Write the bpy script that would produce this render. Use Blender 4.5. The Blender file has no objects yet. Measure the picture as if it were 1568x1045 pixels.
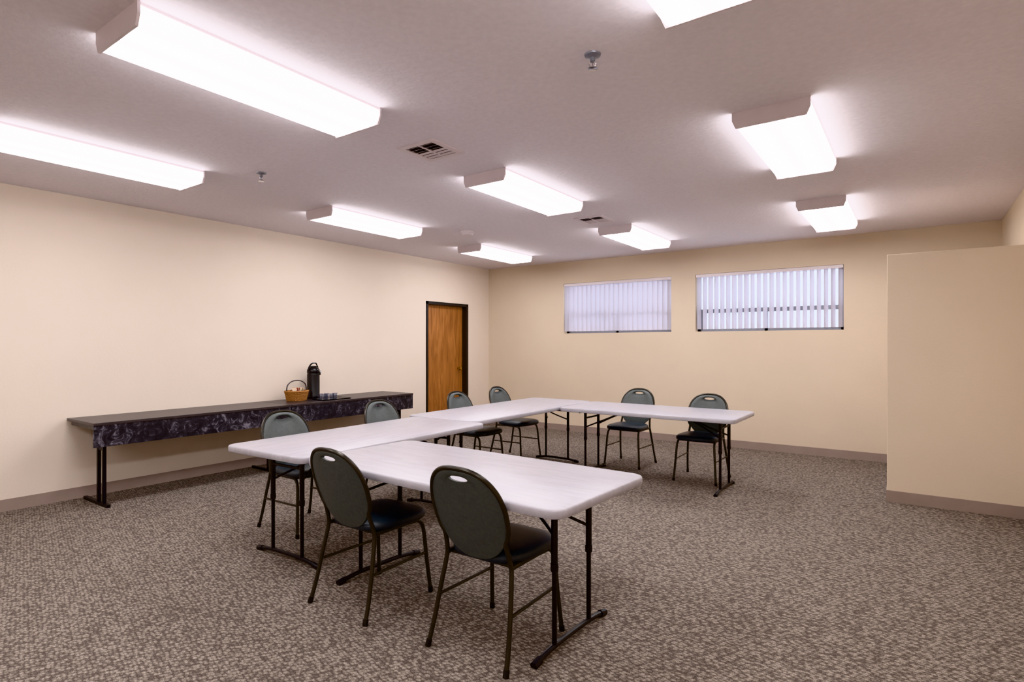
import bpy, bmesh, math, random
from mathutils import Vector, Matrix
random.seed(4)
scn = bpy.context.scene
for vt in ('Khronos PBR Neutral', 'Standard'):
    try:
        scn.view_settings.view_transform = vt
        break
    except Exception as e:
        print(e)
try:
    scn.view_settings.look = 'None'
except Exception as e:
    print(e)
scn.view_settings.exposure = 0.27

# ------------------------------------------------------------------ materials
def lin(c):
    return tuple(((x/255)/12.92 if x/255 <= 0.04045 else ((x/255+0.055)/1.055)**2.4) for x in c) + (1.0,)

def new_mat(name):
    m = bpy.data.materials.new(name); m.use_nodes = True
    nt = m.node_tree; b = nt.nodes['Principled BSDF']
    return m, nt, b

def setin(b, **kw):
    for k, v in kw.items():
        k = k.replace('_', ' ')
        if k in b.inputs: b.inputs[k].default_value = v

def mat(name, col, rough=0.6, metal=0.0, spec=0.5, var=0.06, scale=8.0, bump=0.0, bscale=200.0, vec='Object'):
    m, nt, b = new_mat(name)
    N = nt.nodes; L = nt.links
    tc = N.new('ShaderNodeTexCoord')
    nz = N.new('ShaderNodeTexNoise'); nz.inputs['Scale'].default_value = scale; nz.inputs['Detail'].default_value = 4
    L.new(tc.outputs[vec], nz.inputs['Vector'])
    rp = N.new('ShaderNodeValToRGB')
    c = lin(col)
    rp.color_ramp.elements[0].position = 0.3; rp.color_ramp.elements[1].position = 0.7
    rp.color_ramp.elements[0].color = tuple(x*(1-var) for x in c[:3])+(1,)
    rp.color_ramp.elements[1].color = tuple(min(1, x*(1+var)) for x in c[:3])+(1,)
    L.new(nz.outputs['Fac'], rp.inputs['Fac']); L.new(rp.outputs['Color'], b.inputs['Base Color'])
    setin(b, Roughness=rough, Metallic=metal); b.inputs['Specular IOR Level'].default_value = spec
    if bump > 0:
        n2 = N.new('ShaderNodeTexNoise'); n2.inputs['Scale'].default_value = bscale; n2.inputs['Detail'].default_value = 3
        L.new(tc.outputs[vec], n2.inputs['Vector'])
        bp = N.new('ShaderNodeBump'); bp.inputs['Strength'].default_value = bump; bp.inputs['Distance'].default_value = 0.004
        L.new(n2.outputs['Fac'], bp.inputs['Height']); L.new(bp.outputs['Normal'], b.inputs['Normal'])
    return m

M_wall = mat('wall_paint_cream', (226, 213, 199), 0.75, spec=0.3, var=0.015, scale=2, bump=0.2, bscale=60)
M_wall_shaded = mat('wall_paint_cream_shaded', (214, 198, 177), 0.75, spec=0.3, var=0.015, scale=2, bump=0.2, bscale=60)  # cream paint made deeper: weaker light on these walls is put into the colour
M_ceil = mat('ceiling_paint', (230, 224, 230), 0.85, spec=0.2, var=0.03, scale=30, bump=0.5, bscale=45)
M_base = mat('baseboard_vinyl', (154, 138, 130), 0.5, var=0.04)
M_black = mat('black_metal', (30, 29, 33), 0.35, metal=0.3, var=0.1)
M_frame = mat('door_frame_paint', (34, 31, 30), 0.4, var=0.1)
M_bronze = mat('bronze_tube', (66, 63, 58), 0.32, metal=0.75, var=0.1)
M_vinyl = mat('vinyl_slate_grey', (82, 88, 87), 0.42, var=0.12, scale=60, bump=0.3, bscale=400)
M_seat = mat('seat_vinyl_dark', (46, 54, 61), 0.36, var=0.15, scale=60, bump=0.3, bscale=400)
M_white = mat('white_enamel', (222, 212, 216), 0.4, var=0.02)
M_alu = mat('aluminium', (140, 142, 152), 0.4, metal=0.4, var=0.04)
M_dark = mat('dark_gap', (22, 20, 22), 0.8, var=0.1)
M_brass = mat('brass', (190, 150, 80), 0.25, metal=1.0, var=0.05)
M_chrome = mat('chrome', (200, 200, 205), 0.15, metal=1.0, var=0.03)
M_plasticblack = mat('black_plastic', (22, 22, 24), 0.25, var=0.1)
M_wick = mat('wicker', (160, 112, 64), 0.6, var=0.35, scale=90, bump=0.5)
M_paper = mat('sachet_paper', (215, 195, 170), 0.7, var=0.1, scale=40)
M_red = mat('sachet_red', (150, 60, 50), 0.6, var=0.1)
M_btop = mat('buffet_top_laminate', (66, 60, 61), 0.35, var=0.12, scale=20)

def table_mat():
    m, nt, b = new_mat('table_plastic'); N = nt.nodes; L = nt.links
    tc = N.new('ShaderNodeTexCoord')
    mp = N.new('ShaderNodeMapping'); mp.inputs['Scale'].default_value = (1.2, 9, 1)
    L.new(tc.outputs['Object'], mp.inputs['Vector'])
    nz = N.new('ShaderNodeTexNoise'); nz.inputs['Scale'].default_value = 3; nz.inputs['Detail'].default_value = 8; nz.inputs['Roughness'].default_value = 0.7
    L.new(mp.outputs[0], nz.inputs['Vector'])
    rp = N.new('ShaderNodeValToRGB'); e = rp.color_ramp.elements
    e[0].position = 0.3; e[0].color = lin((158, 154, 161)); e[1].position = 0.7; e[1].color = lin((178, 175, 182))
    L.new(nz.outputs['Fac'], rp.inputs['Fac']); L.new(rp.outputs[0], b.inputs['Base Color'])
    b.inputs['Roughness'].default_value = 0.36
    n2 = N.new('ShaderNodeTexNoise'); n2.inputs['Scale'].default_value = 250
    L.new(tc.outputs['Object'], n2.inputs['Vector'])
    bp = N.new('ShaderNodeBump'); bp.inputs['Strength'].default_value = 0.15; bp.inputs['Distance'].default_value = 0.003
    L.new(n2.outputs['Fac'], bp.inputs['Height']); L.new(bp.outputs[0], b.inputs['Normal'])
    return m
M_table = table_mat()

def carpet():
    m, nt, b = new_mat('carpet_loop'); N = nt.nodes; L = nt.links
    tc = N.new('ShaderNodeTexCoord')
    mp = N.new('ShaderNodeMapping'); mp.inputs['Rotation'].default_value[2] = math.radians(20); mp.inputs['Scale'].default_value = (1, 1.45, 1)
    L.new(tc.outputs['Object'], mp.inputs['Vector'])
    nw = N.new('ShaderNodeTexNoise'); nw.inputs['Scale'].default_value = 70
    L.new(mp.outputs[0], nw.inputs['Vector'])
    add = N.new('ShaderNodeVectorMath'); add.operation = 'MULTIPLY_ADD'
    add.inputs[1].default_value = (0.022, 0.022, 0.0)
    L.new(nw.outputs['Color'], add.inputs[0]); L.new(mp.outputs[0], add.inputs[2])
    vo = N.new('ShaderNodeTexVoronoi'); vo.inputs['Scale'].default_value = 40; vo.inputs['Randomness'].default_value = 0.55
    L.new(add.outputs[0], vo.inputs['Vector'])
    r1 = N.new('ShaderNodeValToRGB'); e = r1.color_ramp.elements
    e[0].position = 0.2; e[0].color = lin((163, 152, 142)); e[1].position = 0.66; e[1].color = lin((98, 90, 84))
    L.new(vo.outputs['Distance'], r1.inputs['Fac'])
    nf = N.new('ShaderNodeTexNoise'); nf.inputs['Scale'].default_value = 170; nf.inputs['Detail'].default_value = 3
    L.new(tc.outputs['Object'], nf.inputs['Vector'])
    r2 = N.new('ShaderNodeValToRGB'); e = r2.color_ramp.elements
    e[0].position = 0.35; e[0].color = (0.45, 0.445, 0.44, 1); e[1].position = 0.65; e[1].color = (1.3, 1.295, 1.29, 1)
    L.new(nf.outputs['Fac'], r2.inputs['Fac'])
    mx = N.new('ShaderNodeMix'); mx.data_type = 'RGBA'; mx.blend_type = 'MULTIPLY'; mx.inputs[0].default_value = 0.75
    L.new(r1.outputs[0], mx.inputs[6]); L.new(r2.outputs[0], mx.inputs[7])
    L.new(mx.outputs[2], b.inputs['Base Color'])
    b.inputs['Roughness'].default_value = 0.95; b.inputs['Specular IOR Level'].default_value = 0.1
    bp = N.new('ShaderNodeBump'); bp.inputs['Strength'].default_value = 0.6; bp.inputs['Distance'].default_value = 0.006
    L.new(nf.outputs['Fac'], bp.inputs['Height']); L.new(bp.outputs[0], b.inputs['Normal'])
    return m
M_carpet = carpet()

def wood():
    m, nt, b = new_mat('door_oak_veneer'); N = nt.nodes; L = nt.links
    tc = N.new('ShaderNodeTexCoord')
    mp = N.new('ShaderNodeMapping'); mp.inputs['Scale'].default_value = (6, 6, 0.8)
    L.new(tc.outputs['Object'], mp.inputs['Vector'])
    nz = N.new('ShaderNodeTexNoise'); nz.inputs['Scale'].default_value = 2.2; nz.inputs['Detail'].default_value = 6; nz.inputs['Distortion'].default_value = 1.2
    L.new(mp.outputs[0], nz.inputs['Vector'])
    mp2 = N.new('ShaderNodeMapping'); mp2.inputs['Scale'].default_value = (90, 90, 2)
    L.new(tc.outputs['Object'], mp2.inputs['Vector'])
    n2 = N.new('ShaderNodeTexNoise'); n2.inputs['Scale'].default_value = 1.5
    L.new(mp2.outputs[0], n2.inputs['Vector'])
    ma = N.new('ShaderNodeMath'); ma.operation = 'MULTIPLY_ADD'; ma.inputs[1].default_value = 0.35
    L.new(n2.outputs['Fac'], ma.inputs[0]); L.new(nz.outputs['Fac'], ma.inputs[2])
    rp = N.new('ShaderNodeValToRGB'); e = rp.color_ramp.elements
    e[0].position = 0.45; e[0].color = lin((126, 80, 42)); e[1].position = 0.9; e[1].color = lin((184, 126, 74))
    L.new(ma.outputs[0], rp.inputs['Fac']); L.new(rp.outputs[0], b.inputs['Base Color'])
    b.inputs['Roughness'].default_value = 0.4
    return m
M_wood = wood()

def marble():
    m, nt, b = new_mat('skirt_dark_marble'); N = nt.nodes; L = nt.links
    tc = N.new('ShaderNodeTexCoord')
    nz = N.new('ShaderNodeTexNoise'); nz.inputs['Scale'].default_value = 9; nz.inputs['Detail'].default_value = 8; nz.inputs['Roughness'].default_value = 0.75; nz.inputs['Distortion'].default_value = 1.6
    L.new(tc.outputs['Object'], nz.inputs['Vector'])
    rp = N.new('ShaderNodeValToRGB'); e = rp.color_ramp.elements
    e[0].position = 0.42; e[0].color = lin((30, 29, 33)); e[1].position = 0.64; e[1].color = lin((128, 124, 134))
    x = rp.color_ramp.elements.new(0.53); x.color = lin((52, 50, 56))
    L.new(nz.outputs['Fac'], rp.inputs['Fac']); L.new(rp.outputs[0], b.inputs['Base Color'])
    b.inputs['Roughness'].default_value = 0.4
    return m
M_marble = marble()

def lens():
    # prismatic wrap lens: two tubes glow stronger along its length (object X = across)
    m = bpy.data.materials.new('fluorescent_lens'); m.use_nodes = True
    nt = m.node_tree; N = nt.nodes; L = nt.links; N.clear()
    out = N.new('ShaderNodeOutputMaterial'); em = N.new('ShaderNodeEmission')
    tc = N.new('ShaderNodeTexCoord'); sp = N.new('ShaderNodeSeparateXYZ'); L.new(tc.outputs['Object'], sp.inputs[0])
    ab = N.new('ShaderNodeMath'); ab.operation = 'ABSOLUTE'; L.new(sp.outputs[0], ab.inputs[0])
    rp = N.new('ShaderNodeValToRGB'); el = rp.color_ramp.elements
    L.new(ab.outputs[0], rp.inputs['Fac'])
    el[0].position = 0.0; el[0].color = (0.15, 0.15, 0.15, 1)
    el[1].position = 0.09; el[1].color = (1, 1, 1, 1)
    a = el.new(0.03); a.color = (0.3, 0.3, 0.3, 1)
    a = el.new(0.145); a.color = (0.5, 0.5, 0.5, 1)
    a = el.new(0.18); a.color = (0.18, 0.18, 0.18, 1)
    a = el.new(0.205); a.color = (0.33, 0.33, 0.33, 1)
    ml = N.new('ShaderNodeMath'); ml.operation = 'MULTIPLY'; ml.inputs[1].default_value = 30.0
    L.new(rp.outputs[0], ml.inputs[0]); L.new(ml.outputs[0], em.inputs['Strength'])
    em.inputs['Color'].default_value = (1.0, 0.965, 0.985, 1)
    L.new(em.outputs[0], out.inputs[0])
    return m
M_lens = lens()

def slat():
    m = bpy.data.materials.new('blind_slat_vinyl'); m.use_nodes = True
    nt = m.node_tree; N = nt.nodes; L = nt.links; N.clear()
    out = N.new('ShaderNodeOutputMaterial'); d = N.new('ShaderNodeBsdfDiffuse'); t = N.new('ShaderNodeBsdfTranslucent'); mx = N.new('ShaderNodeMixShader')
    d.inputs[0].default_value = lin((205, 200, 208)); t.inputs[0].default_value = lin((215, 210, 222)); mx.inputs[0].default_value = 0.2
    L.new(d.outputs[0], mx.inputs[1]); L.new(t.outputs[0], mx.inputs[2]); L.new(mx.outputs[0], out.inputs[0])
    return m
M_slat = slat()
def glass(name, tint=(0.9, 0.95, 1, 1)):
    m = bpy.data.materials.new(name); m.use_nodes = True
    nt = m.node_tree; N = nt.nodes; L = nt.links; N.clear()
    out = N.new('ShaderNodeOutputMaterial'); g = N.new('ShaderNodeBsdfGlossy'); t = N.new('ShaderNodeBsdfTransparent'); mx = N.new('ShaderNodeMixShader')
    g.inputs['Roughness'].default_value = 0.03; t.inputs[0].default_value = tint; mx.inputs[0].default_value = 0.08
    L.new(t.outputs[0], mx.inputs[1]); L.new(g.outputs[0], mx.inputs[2]); L.new(mx.outputs[0], out.inputs[0])
    return m
M_glass = glass('window_glass')

# ------------------------------------------------------------------ mesh tools
class MB:
    def __init__(s): s.v = []; s.f = []
    def box(s, a, b):
        x0, y0, z0 = a; x1, y1, z1 = b; n = len(s.v)
        s.v += [(x0,y0,z0),(x1,y0,z0),(x1,y1,z0),(x0,y1,z0),(x0,y0,z1),(x1,y0,z1),(x1,y1,z1),(x0,y1,z1)]
        s.f += [tuple(n+i for i in q) for q in ((3,2,1,0),(4,5,6,7),(0,1,5,4),(1,2,6,5),(2,3,7,6),(3,0,4,7))]
        return s
    def tube(s, pts, r, seg=10, closed=False, flat=None):
        P = [Vector(p) for p in pts]; n = len(P); base = len(s.v); nrm = None
        for i, p in enumerate(P):
            if closed: t = (P[(i+1) % n]-P[i-1])
            else: t = P[min(i+1, n-1)]-P[max(i-1, 0)]
            t.normalize()
            if nrm is None:
                nrm = t.orthogonal().normalized()
            nrm = (nrm - t*nrm.dot(t))
            if nrm.length < 1e-6: nrm = t.orthogonal()
            nrm.normalize(); bn = t.cross(nrm)
            rr = r[i] if isinstance(r, (list, tuple)) else r
            for k in range(seg):
                a = 2*math.pi*k/seg
                s.v.append(tuple(p + nrm*math.cos(a)*rr + bn*math.sin(a)*rr))
        m = n if closed else n-1
        for i in range(m):
            for k in range(seg):
                a = base+i*seg+k; b = base+i*seg+(k+1) % seg
                c = base+((i+1) % n)*seg+(k+1) % seg; d = base+((i+1) % n)*seg+k
                s.f.append((a, b, c, d))
        if not closed:
            s.f.append(tuple(base+k for k in reversed(range(seg))))
            s.f.append(tuple(base+(n-1)*seg+k for k in range(seg)))
        return s
    def lathe(s, prof, c=(0,0,0), seg=28):
        base = len(s.v)
        for r, z in prof:
            for k in range(seg):
                a = 2*math.pi*k/seg
                s.v.append((c[0]+r*math.cos(a), c[1]+r*math.sin(a), c[2]+z))
        for i in range(len(prof)-1):
            for k in range(seg):
                s.f.append((base+i*seg+k, base+i*seg+(k+1) % seg, base+(i+1)*seg+(k+1) % seg, base+(i+1)*seg+k))
        s.f.append(tuple(base+k for k in reversed(range(seg))))
        s.f.append(tuple(base+(len(prof)-1)*seg+k for k in range(seg)))
        return s
    def loft(s, rings, caps=True):
        base = len(s.v); n = len(rings[0])
        for r in rings: s.v += [tuple(p) for p in r]
        for i in range(len(rings)-1):
            for k in range(n):
                s.f.append((base+i*n+k, base+i*n+(k+1) % n, base+(i+1)*n+(k+1) % n, base+(i+1)*n+k))
        if caps:
            s.f.append(tuple(base+k for k in reversed(range(n))))
            s.f.append(tuple(base+(len(rings)-1)*n+k for k in range(n)))
        return s
    def mesh(s, name, m, smooth=False, angle=35, bevel=0):
        me = bpy.data.meshes.new(name); me.from_pydata(s.v, [], s.f); me.update()
        bm = bmesh.new(); bm.from_mesh(me)
        bmesh.ops.recalc_face_normals(bm, faces=bm.faces)
        if bevel > 0:
            bmesh.ops.bevel(bm, geom=[e for e in bm.edges], offset=bevel, segments=2, affect='EDGES', profile=0.6)
        if smooth:
            for f in bm.faces: f.smooth = True
            for e in bm.edges:
                if len(e.link_faces) == 2 and e.calc_face_angle(0) > math.radians(angle): e.smooth = False
        bm.to_mesh(me); bm.free()
        me.materials.append(m)
        return me

def obj(name, me, loc=(0,0,0), rot=0, parent=None):
    o = bpy.data.objects.new(name, me); scn.collection.objects.link(o)
    o.location = loc; o.rotation_euler = (0, 0, rot)
    if parent: o.parent = parent
    return o
def empty(name, loc=(0,0,0), rot=0):
    o = bpy.data.objects.new(name, None); scn.collection.objects.link(o)
    o.location = loc; o.rotation_euler = (0, 0, rot); o.empty_display_size = 0.2
    return o
def catmull(pts, sub=6, closed=False):
    P = [Vector(p) for p in pts]; out = []; n = len(P)
    for i in range(n if closed else n-1):
        p0 = P[(i-1) % n] if closed or i > 0 else P[0]; p1 = P[i]; p2 = P[(i+1) % n]
        p3 = P[(i+2) % n] if closed or i+2 < n else P[-1]
        for k in range(sub):
            t = k/sub
            out.append(0.5*((2*p1)+(-p0+p2)*t+(2*p0-5*p1+4*p2-p3)*t*t+(-p0+3*p1-3*p2+p3)*t**3))
    if not closed: out.append(P[-1])
    return out

# ------------------------------------------------------------------ room
XL, XR, YB, YF, H = -6.473, 0.80, 8.41, -2.4, 2.86
T = 0.2
obj('floor', MB().box((XL-T, YF-T, -0.1), (XR+T, YB+T, 0)).mesh('floor', M_carpet))
obj('ceiling', MB().box((XL-T, YF-T, H), (XR+T, YB+T, H+0.1)).mesh('ceiling', M_ceil))
DY0, DY1, DZ = 6.74, 7.80, 2.17
w = MB(); w.box((XL-T, YF, 0), (XL, DY0, H)); w.box((XL-T, DY1, 0), (XL, YB, H)); w.box((XL-T, DY0, DZ), (XL, DY1, H))
w.box((XL-T-0.02, DY0, 0), (XL-T, DY1, DZ))
obj('wall_left', w.mesh('wall_left', M_wall))
W1 = (-4.87, -3.0); W2 = (-2.636, -0.744); WZ0, WZ1 = 1.65, 2.49
w = MB()
w.box((XL-T, YB, 0), (XR+T, YB+T, WZ0)); w.box((XL-T, YB, WZ1), (XR+T, YB+T, H))
w.box((XL-T, YB, WZ0), (W1[0], YB+T, WZ1)); w.box((W1[1], YB, WZ0), (W2[0], YB+T, WZ1)); w.box((W2[1], YB, WZ0), (XR+T, YB+T, WZ1))
obj('wall_back', w.mesh('wall_back', M_wall_shaded))
obj('wall_right', MB().box((XR, YF, 0), (XR+T, YB, H)).mesh('wall_right', M_wall_shaded))
obj('wall_front', MB().box((XL-T, YF-T, 0), (XR+T, YF, H)).mesh('wall_front', M_wall))
PX, PY, PZ = -0.212, 6.33, 2.29
obj('wall_partition', MB().box((PX, PY, 0), (XR, YB, PZ)).mesh('wall_partition', M_wall_shaded, bevel=0.006))
bh, bt = 0.105, 0.008
obj('baseboard_left', MB().box((XL, YF, 0), (XL+bt, DY0, bh)).box((XL, DY1, 0), (XL+bt, YB, bh)).mesh('bl', M_base))
obj('baseboard_back', MB().box((XL, YB-bt, 0), (PX, YB, bh)).mesh('bb', M_base))
obj('baseboard_right', MB().box((XR-bt, YF, 0), (XR, PY, bh)).mesh('br', M_base))
obj('baseboard_front', MB().box((XL, YF, 0), (XR, YF+bt, bh)).mesh('bf', M_base))
obj('baseboard_partition', MB().box((PX-bt, PY-bt, 0), (XR, PY, bh)).box((PX-bt, PY, 0), (PX, YB, bh)).mesh('bp', M_base))

# door
d = empty('door_1', (XL, (DY0+DY1)/2, 0))
hw = (DY1-DY0)/2
fr = MB()
for s in (-1, 1):
    y0, y1 = sorted((s*hw, s*(hw-0.045)))
    fr.box((-0.16, y0, 0), (0.012, y1, DZ))
fr.box((-0.16, -hw, DZ-0.045), (0.012, hw, DZ))
obj('door_frame', fr.mesh('door_frame', M_frame), parent=d)
obj('door_leaf', MB().box((-0.135, -hw+0.048, 0.012), (-0.09, hw-0.048, DZ-0.048)).mesh('door_leaf', M_wood), parent=d)
me = MB().lathe([(0.033,0),(0.033,0.006),(0.012,0.01),(0.012,0.035),(0.024,0.042),(0.029,0.055),(0.026,0.068),(0.012,0.075)]).mesh('door_knob', M_brass, True)
k = obj('door_knob', me, (-0.09, hw-0.15, 1.04), parent=d); k.rotation_euler = (0, math.pi/2, 0)
hg = MB()
for z in (0.25, 1.05, 1.85): hg.tube([(-0.088, -hw+0.05, z-0.05), (-0.088, -hw+0.05, z+0.05)], 0.008)
obj('door_hinges', hg.mesh('door_hinges', M_frame, True), parent=d)

# windows with vertical blinds
def window(idx, x0, x1, ang, side):
    e = empty('window_%d' % idx, ((x0+x1)/2, YB, WZ0))
    W = x1-x0; h = WZ1-WZ0; hx = W/2; y0, y1 = 0.12, 0.17; f = 0.04
    m = MB(); m.box((-hx, y0, 0), (hx, y1, f)); m.box((-hx, y0, h-f), (hx, y1, h)); m.box((-hx, y0, 0), (-hx+f, y1, h)); m.box((hx-f, y0, 0), (hx, y1, h))
    m.box((-hx, y0-0.01, 0.27), (hx, y1, 0.33)); m.box((-0.02, y0, 0), (0.02, y1, 0.3))
    m.box((-hx+f, y0-0.005, 0.03), (-hx+f+0.03, y1, 0.27)); m.box((hx-f-0.03, y0-0.005, 0.03), (hx-f, y1, 0.27))
    obj('window_frame', m.mesh('window_frame', M_alu), parent=e)
    obj('window_pane', MB().box((-hx+f, 0.145, f), (hx-f, 0.149, h-f)).mesh('window_pane', M_glass), parent=e)
    obj('blind_headrail', MB().box((-hx+0.004, 0.004, h-0.045), (hx-0.004, 0.06, h-0.002)).mesh('rail', M_white, bevel=0.004), parent=e)
    sl = MB(); n = int(W/0.080); sp = (W-0.08)/(n-1)
    for i in range(n):
        cx = -hx+0.04+i*sp; a = ang+random.uniform(-0.08, 0.08)
        c, s_ = math.cos(a), math.sin(a); rb = []
        for z in (0.035, h-0.045):
            ring = []
            for j in range(5):
                u = (j/4-0.5)*0.088; bow = 0.008*(1-(u/0.044)**2)
                ring.append((cx+u*c-bow*s_, 0.05+u*s_+bow*c, z))
            rb.append(ring)
        b = len(sl.v); sl.v += rb[0]+rb[1]
        for j in range(4): sl.f.append((b+j, b+j+1, b+5+j+1, b+5+j))
    obj('blind_slats', sl.mesh('slats', M_slat, True), parent=e)
window(1, *W1, math.radians(46), 0)
window(2, *W2, math.radians(60), 0)

# ------------------------------------------------------------------ ceiling fixtures
FL, FW, FD = 1.30, 0.42, 0.095
def fixture_meshes():
    wb, wt = FW*0.455, FW*0.5
    prof = [(-wt, -0.016), (-wt, -0.045), (-wb, -FD+0.010), (-wb+0.015, -FD), (wb-0.015, -FD), (wb, -FD+0.010), (wt, -0.045), (wt, -0.016)]
    L2 = FL/2-0.012
    lens_m = MB().loft([[(x, y, z) for x, z in prof] for y in (-L2, L2)]).mesh('fixture_lens', M_lens)
    ends = MB()
    for s in (-1, 1):
        q = [(-wt-0.004, 0), (-wt-0.004, -0.05), (-wb-0.002, -FD-0.003), (wb+0.002, -FD-0.003), (wt+0.004, -0.05), (wt+0.004, 0)]
        ends.loft([[(x, y, z) for x, z in q] for y in sorted((s*L2, s*(FL/2)))])
    ends.box((-wt+0.004, -L2, -0.016), (wt-0.004, L2, 0))
    return lens_m, ends.mesh('fixture_housing', M_white)
lm, hm = fixture_meshes()
for x, y in ((-2.80,1.665),(-4.90,1.68),(-5.02,4.30),(-2.86,4.30),(-5.13,6.86),(-2.89,6.83),(-0.695,4.25),(-0.74,6.82),(-0.65,1.655),
             (-4.85,-0.96),(-2.75,-0.96),(-0.62,-0.96)):  # unseen row added behind the camera to brighten chair backs and near ceiling
    e = empty('ceiling_light_fixture', (x, y, H))
    obj('lens', lm, parent=e); obj('housing', hm, parent=e)

# vents
def vent(x, y, a=0.34):
    e = empty('ceiling_air_vent', (x, y, H)); h = a/2
    m = MB(); b = 0.042
    for (p, q) in (((-h,-h),(h,-h+b)), ((-h,h-b),(h,h)), ((-h,-h+b),(-h+b,h-b)), ((h-b,-h+b),(h,h-b))):
        m.box((p[0],p[1],-0.010), (q[0],q[1],0))
    n = 6
    for i in range(n):
        yy = -h+0.06+i*(a-0.12)/(n-1)
        for (xa, xb) in ((-h+b, -0.006), (0.006, h-b)):
            sgn = 1 if i >= n/2 else -1
            m.loft([[(xx, yy-0.009*sgn, -0.002), (xx, yy-0.006*sgn, -0.002), (xx, yy+0.009*sgn, -0.010), (xx, yy+0.006*sgn, -0.010)] for xx in (xa, xb)])
    m.box((-0.006, -h+b, -0.010), (0.006, h-b, -0.002))
    obj('grille', m.mesh('grille', M_white), parent=e)
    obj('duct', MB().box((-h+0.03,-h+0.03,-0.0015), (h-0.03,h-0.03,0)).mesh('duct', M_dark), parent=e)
vent(-2.85, 3.02); vent(-2.93, 5.74)

# sprinklers
def sprinkler(x, y):
    e = empty('fire_sprinkler', (x, y, H))
    obj('escutcheon', MB().lathe([(0.04,0),(0.038,-0.008),(0.02,-0.014),(0.012,-0.016),(0.012,-0.035),(0.006,-0.04)]).mesh('esc', M_alu, True), parent=e)
    m = MB()
    for s in (-1, 1): m.tube(catmull([(s*0.010,0,-0.033),(s*0.018,0,-0.045),(s*0.004,0,-0.066)], 4), 0.0028, 6)
    m.tube([(0,0,-0.035),(0,0,-0.066)], 0.003, 8)
    m.lathe([(0.006,-0.066),(0.024,-0.068),(0.024,-0.071),(0.006,-0.073)], seg=20)
    obj('head', m.mesh('head', M_chrome, True), parent=e)
sprinkler(-1.275, 2.48); sprinkler(-4.36, 2.62)
e = empty('smoke_detector', (-4.54, 5.46, H))
obj('body', MB().lathe([(0.085,0),(0.085,-0.014),(0.074,-0.018),(0.074,-0.026),(0.062,-0.044),(0.03,-0.052),(0.004,-0.053)]).mesh('sd', M_white, True), parent=e)

# ------------------------------------------------------------------ tables
def rrect(hx, hy, r, z, n=8):
    out = []
    for cx, cy, a0 in ((hx-r, hy-r, 0), (-hx+r, hy-r, 90), (-hx+r, -hy+r, 180), (hx-r, -hy+r, 270)):
        for i in range(n+1):
            a = math.radians(a0+90*i/n); out.append((cx+r*math.cos(a), cy+r*math.sin(a), z))
    return out
HT = 0.76
def leg_set(x, fl, ht, inward, hinge):
    m = MB()
    f = fl/2
    m.tube(catmull([(x,-f,0.012),(x,-f+0.05,0.02),(x,-f*0.5,0.032),(x,0,0.034),(x,f*0.5,0.032),(x,f-0.05,0.02),(x,f,0.012)], 4), 0.0135, 10)
    for s in (-1, 1):
        m.tube([(x, s*(f-0.0), 0.010),(x, s*(f-0.05), 0.020)], 0.0185, 10)
        y = s*0.16
        m.tube([(x, y, 0.03), (x, y, 0.40), (x, y, 0.401), (x, y, ht)], [0.0125, 0.0125, 0.016, 0.016], 12)
        m.tube([(x, y, 0.385), (x, y, 0.42)], 0.019, 12)
    m.tube([(x, -0.16, ht-0.09), (x, 0.16, ht-0.09)], 0.010, 8)
    m.tube([(x, -0.30, ht-0.012), (x, 0.30, ht-0.012)], 0.013, 8)
    hx = x+inward*0.40
    for s in (-1, 1):
        m.tube(catmull([(x, s*0.14, ht-0.19), (x+inward*0.2, s*0.05, ht-0.10), (hx, s*0.03, ht-0.01)], 5), 0.008, 8)
    m.tube([(hx, -0.06, ht-0.012), (hx, 0.06, ht-0.012)], 0.010, 8)
    return m
def folding_table(x, y, rot, L, W=0.86, inset=0.2, foot=0.66):
    e = empty('folding_table', (x, y, 0), rot)
    hx, hy = L/2, W/2
    t = MB(); prof = [(0.012, HT-0.044), (0.002, HT-0.040), (0.0, HT-0.03), (0.0, HT-0.010), (0.003, HT-0.003), (0.009, HT)]
    rings = [rrect(hx-i, hy-i, 0.075-i*0.5, z) for i, z in prof]
    t.loft(rings)
    obj('tabletop', t.mesh('tabletop', M_table, True, 50), parent=e)
    for n, s in (('leg_set_1', -1), ('leg_set_2', 1)):
        obj(n, leg_set(s*(hx-inset), foot, HT-0.042, -s, 0).mesh(n, M_black, True), parent=e)
    return e
R = math.radians
folding_table(-2.105, 2.50, R(-2.4), 1.85, inset=0.20)             # near
folding_table(-3.50, 3.03, R(91.5), 1.90)              # left near
folding_table(-3.68, 5.165, R(90.5), 2.33, inset=0.13, foot=0.60)  # left far
folding_table(-2.295, 5.89, R(0), 1.88)                # far

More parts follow.
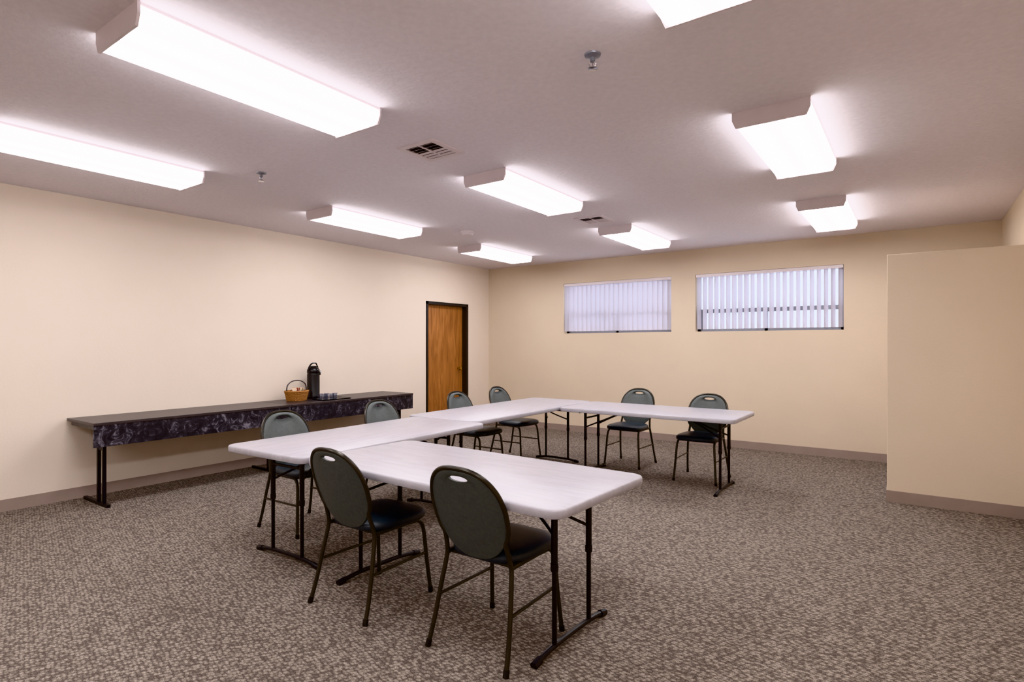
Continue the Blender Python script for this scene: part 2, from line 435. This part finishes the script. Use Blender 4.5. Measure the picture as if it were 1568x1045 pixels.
# buffet tables with marbled skirt
def buffet(y0, y1, legs):
    HB = 0.77; xb, xf = XL+0.02, -5.82
    e = empty('buffet_table', ((xb+xf)/2, (y0+y1)/2, 0)); hx = (xf-xb)/2; hy = (y1-y0)/2
    obj('tabletop', MB().box((-hx, -hy+0.002, HB-0.025), (hx+0.006, hy-0.002, HB)).mesh('bt', M_btop, bevel=0.003), parent=e)
    obj('skirt', MB().box((hx-0.02, -hy+0.004, HB-0.215), (hx, hy-0.004, HB-0.025)).mesh('bs', M_marble), parent=e)
    obj('apron', MB().box((-hx+0.03, -hy+0.03, HB-0.065), (hx-0.03, -hy+0.05, HB-0.025)).box((-hx+0.03, hy-0.05, HB-0.065), (hx-0.03, hy-0.03, HB-0.025)).mesh('ba', M_btop), parent=e)
    for n, s in (('leg_set_1', -1), ('leg_set_2', 1)):
        m = MB(); yy = s*(hy-0.13)
        m.box((-0.26, yy-0.016, 0), (0.28, yy+0.016, 0.028))
        for xx in (0.06, 0.18):
            m.box((xx-0.014, yy-0.014, 0.028), (xx+0.014, yy+0.014, HB-0.025))
        m.box((0.06, yy-0.01, 0.5), (0.18, yy+0.01, 0.53))
        obj(n, m.mesh(n, M_black, bevel=0.002), parent=e)
buffet(1.94, 3.87, 0); buffet(3.872, 5.80, 0)

# ------------------------------------------------------------------ chair
def chair_parts():
    parts = []
    zc, a, b, n = 0.67, 0.208, 0.218, 2.6
    def back_y(z): return -0.198-(z-0.44)*0.33
    def P(x, z, off=0): return (x, back_y(z)+0.55*x*x+off, z)
    def outer(th, grow=0):
        c, s = math.cos(th), math.sin(th)
        x = (a+grow)*math.copysign(abs(c)**(2/n), c); z = (b+grow)*math.copysign(abs(s)**(2/n), s)
        if z < 0: x *= 1-0.16*(abs(z)/b)**1.5
        else: x *= 1-0.05*(z/b)**2
        return x, zc+z
    # panel with grip slot
    NS, K = 64, 9; hz = 0.846
    def hole(th): return 0.056*math.cos(th), hz+0.0135*math.sin(th)
    ring_out = []; ring_in = []
    for i in range(NS):
        th = 2*math.pi*i/NS; hx, hz_ = hole(th)
        ox, oz = outer(th); ring_in.append((hx, hz_)); ring_out.append((ox, oz))
    def surf(side):
        rings = []
        for k in range(K+1):
            t = k/K; r = []
            puff = math.sin(math.pi*min(1, t*1.0))**0.6 if 0 < t < 1 else 0
            th = (0.008+0.018*puff) if side > 0 else (0.006+0.006*puff)
            for i in range(NS):
                x = ring_in[i][0]*(1-t)+ring_out[i][0]*t; z = ring_in[i][1]*(1-t)+ring_out[i][1]*t
                r.append(P(x, z, side*th))
            rings.append(r)
        return rings
    m = MB(); fr = surf(1); bk = surf(-1)
    m.loft(fr+bk[::-1]+[fr[0]], caps=False)
    me = m.mesh('backrest', M_vinyl, True, 60)
    bm = bmesh.new(); bm.from_mesh(me); bmesh.ops.remove_doubles(bm, verts=bm.verts, dist=1e-5); bmesh.ops.recalc_face_normals(bm, faces=bm.faces); bm.to_mesh(me); bm.free()
    parts.append(('backrest', me))
    # tube frame: rear legs continuing round the back
    right = [(0.232,-0.285,0.0),(0.222,-0.25,0.12),(0.210,-0.218,0.27),(0.196,-0.192,0.40),(0.190,-0.190,0.455)]
    arch = []
    for dg in range(-28, 90, 8):
        x, z = outer(R(dg), 0.007); arch.append(P(x, z, -0.002))
    path = right+arch+[P(0, outer(R(90), 0.007)[1], -0.002)]
    full = path+[(-x, y, z) for x, y, z in path[:-1][::-1]]
    fm = MB(); fm.tube(catmull(full, 3), 0.0115, 10)
    for s in (-1, 1):
        fm.tube(catmull([(s*0.222,0.215,0),(s*0.208,0.195,0.2),(s*0.197,0.18,0.37),(s*0.192,0.15,0.425),(s*0.190,0.09,0.435),(s*0.190,-0.05,0.436),(s*0.191,-0.185,0.436)], 5), 0.0115, 10)
        fm.tube([(s*0.214,-0.222,0.235),(s*0.205,0.192,0.235)], 0.008, 8)
    fm.tube([(-0.19,-0.15,0.43),(0.19,-0.15,0.43)], 0.010, 8)
    fm.tube([(-0.19,0.12,0.43),(0.19,0.12,0.43)], 0.010, 8)
    parts.append(('frame', fm.mesh('frame', M_bronze, True)))
    g = MB()
    for s in (-1, 1):
        g.tube([(s*0.232,-0.285,0.0),(s*0.2295,-0.276,0.03)], 0.0145, 10)
        g.tube([(s*0.222,0.215,0.0),(s*0.2205,0.2125,0.03)], 0.0145, 10)
    parts.append(('glides', g.mesh('glides', M_plasticblack, True)))
    # seat cushion
    def so(th, s, z, cy=0.02):
        c, q = math.cos(th), math.sin(th)
        x = 0.222*s*math.copysign(abs(c)**(2/4), c); y = 0.225*s*math.copysign(abs(q)**(2/4), q)
        if y < 0: x *= 1-0.10*(abs(y)/0.225)
        return (x, cy+y, z)
    prof = [(0.0,0.436),(0.7,0.436),(0.93,0.438),(0.985,0.447),(1.0,0.462),(0.985,0.476),(0.93,0.487),(0.8,0.496),(0.55,0.501),(0.25,0.503),(0.02,0.503)]
    sm = MB(); sm.loft([[so(2*math.pi*i/48, max(s,0.001), z) for i in range(48)] for s, z in prof])
    parts.append(('seat', sm.mesh('seat', M_seat, True, 60)))
    return parts
CP = chair_parts()
def chair(x, y, rot):
    e = empty('banquet_chair', (x, y, 0), R(rot))
    for n, me in CP: obj(n, me, parent=e)
chair(-1.685, 2.295, 0)
chair(-2.55, 2.25, 0)
chair(-3.99, 2.78, -90)
chair(-4.05, 3.88, -90)
chair(-4.11, 5.14, -90)
chair(-4.18, 6.03, -90)
chair(-2.84, 6.48, 180)
chair(-1.89, 6.20, 180)

# ------------------------------------------------------------------ buffet objects
ZB = 0.77
e = empty('coffee_airpot', (-6.30, 4.50, ZB), R(10))
obj('body', MB().lathe([(0.078,0),(0.082,0.01),(0.082,0.03),(0.078,0.04),(0.078,0.30),(0.074,0.32)], seg=36).mesh('ap', M_plasticblack, True), parent=e)
t = MB().lathe([(0.074,0.32),(0.080,0.33),(0.078,0.365),(0.06,0.39),(0.045,0.398),(0.045,0.41),(0.02,0.416)], seg=36)
t.loft([[(0.06,-0.02,0.33),(0.06,0.02,0.33),(0.06,0.02,0.37),(0.06,-0.02,0.37)],[(0.125,-0.013,0.335),(0.125,0.013,0.335),(0.115,0.013,0.355),(0.115,-0.013,0.355)]])
t.tube([(0.112,0,0.336),(0.112,0,0.30)], 0.009, 8)
obj('pump_head', t.mesh('ph', M_plasticblack, True), parent=e)
obj('handle', MB().tube(catmull([(0,-0.082,0.345),(0.0,-0.078,0.39),(0,-0.035,0.44),(0,0.03,0.45),(0,0.05,0.44)], 6), 0.010, 8).tube(catmull([(0,0.082,0.34),(0,0.078,0.39),(0,0.05,0.44)], 5), 0.008, 8).mesh('hd', M_plasticblack, True), parent=e)
e = empty('wicker_basket', (-6.20, 4.19, ZB))
m = MB()
for i in range(8):
    z = 0.008+i*0.0135; r = 0.098+0.022*(i/7)
    m.tube([((r+0.003*(-1)**(k+i))*math.cos(k*math.pi/20), (r+0.003*(-1)**(k+i))*1.15*math.sin(k*math.pi/20), z) for k in range(40)], 0.0078, 6, closed=True)
m.lathe([(0.095,0.0),(0.095,0.008)])
m.tube([(0.122*math.cos(k*math.pi/20), 0.14*math.sin(k*math.pi/20), 0.115) for k in range(40)], 0.011, 8, closed=True)
obj('weave', m.mesh('weave', M_wick, True), parent=e)
obj('handle', MB().tube(catmull([(0,-0.137,0.11),(0,-0.125,0.19),(0,-0.07,0.235),(0,0,0.247),(0,0.07,0.235),(0,0.125,0.19),(0,0.137,0.11)], 6), 0.007, 8).mesh('bh', M_btop, True), parent=e)
for nm, mm, cnt in (('sachets', M_paper, 14), ('sachets_red', M_red, 6)):
    m = MB()
    for i in range(cnt):
        a = random.uniform(0, 6.28); r = random.uniform(0, 0.075); c = Vector((r*math.cos(a), r*math.sin(a), 0.075))
        d1 = Vector((random.uniform(-1,1), random.uniform(-1,1), 0)).normalized()*0.028; up = Vector((random.uniform(-.03,.03), random.uniform(-.03,.03), 0.085)); nn = d1.cross(up).normalized()*0.002
        m.loft([[c-d1-nn, c+d1-nn, c+d1+nn, c-d1+nn], [c-d1-nn+up, c+d1-nn+up, c+d1+nn+up, c-d1+nn+up]])
    obj(nm, m.mesh(nm, mm), parent=e)
e = empty('serving_tray', (-6.01, 4.56, ZB))
tr = MB(); tr.loft([rrect(0.13-i, 0.22-i, 0.03, z) for i, z in ((0.01,0.0),(0,0.012),(0.004,0.012),(0.014,0.005))])
obj('tray', tr.mesh('tray', M_plasticblack, True), parent=e)
M_cup = glass('clear_plastic', (0.8, 0.82, 0.88, 1))
cups = MB()
for (x, y) in ((-0.05,-0.13),(0.03,-0.12),(-0.05,-0.04),(0.04,-0.03),(0.0,0.05)):
    cups.lathe([(0.024,0.005),(0.032,0.075),(0.029,0.075),(0.022,0.009)], (x, y, 0), 18)
obj('cups', cups.mesh('cups', M_cup, True), parent=e)

# ------------------------------------------------------------------ world, camera
wd = bpy.data.worlds.new('World'); scn.world = wd; wd.use_nodes = True
bg = wd.node_tree.nodes['Background']; bg.inputs[0].default_value = (0.95, 0.94, 1.0, 1); bg.inputs[1].default_value = 4.0
cam = bpy.data.cameras.new('camera'); co = bpy.data.objects.new('camera', cam); scn.collection.objects.link(co)
co.location = (0, 0, 1.45); co.rotation_euler = (math.pi/2, 0, math.radians(35.25))
cam.sensor_width = 36; cam.lens = 20.04; cam.shift_y = 0.0041; cam.clip_start = 0.05
scn.camera = co
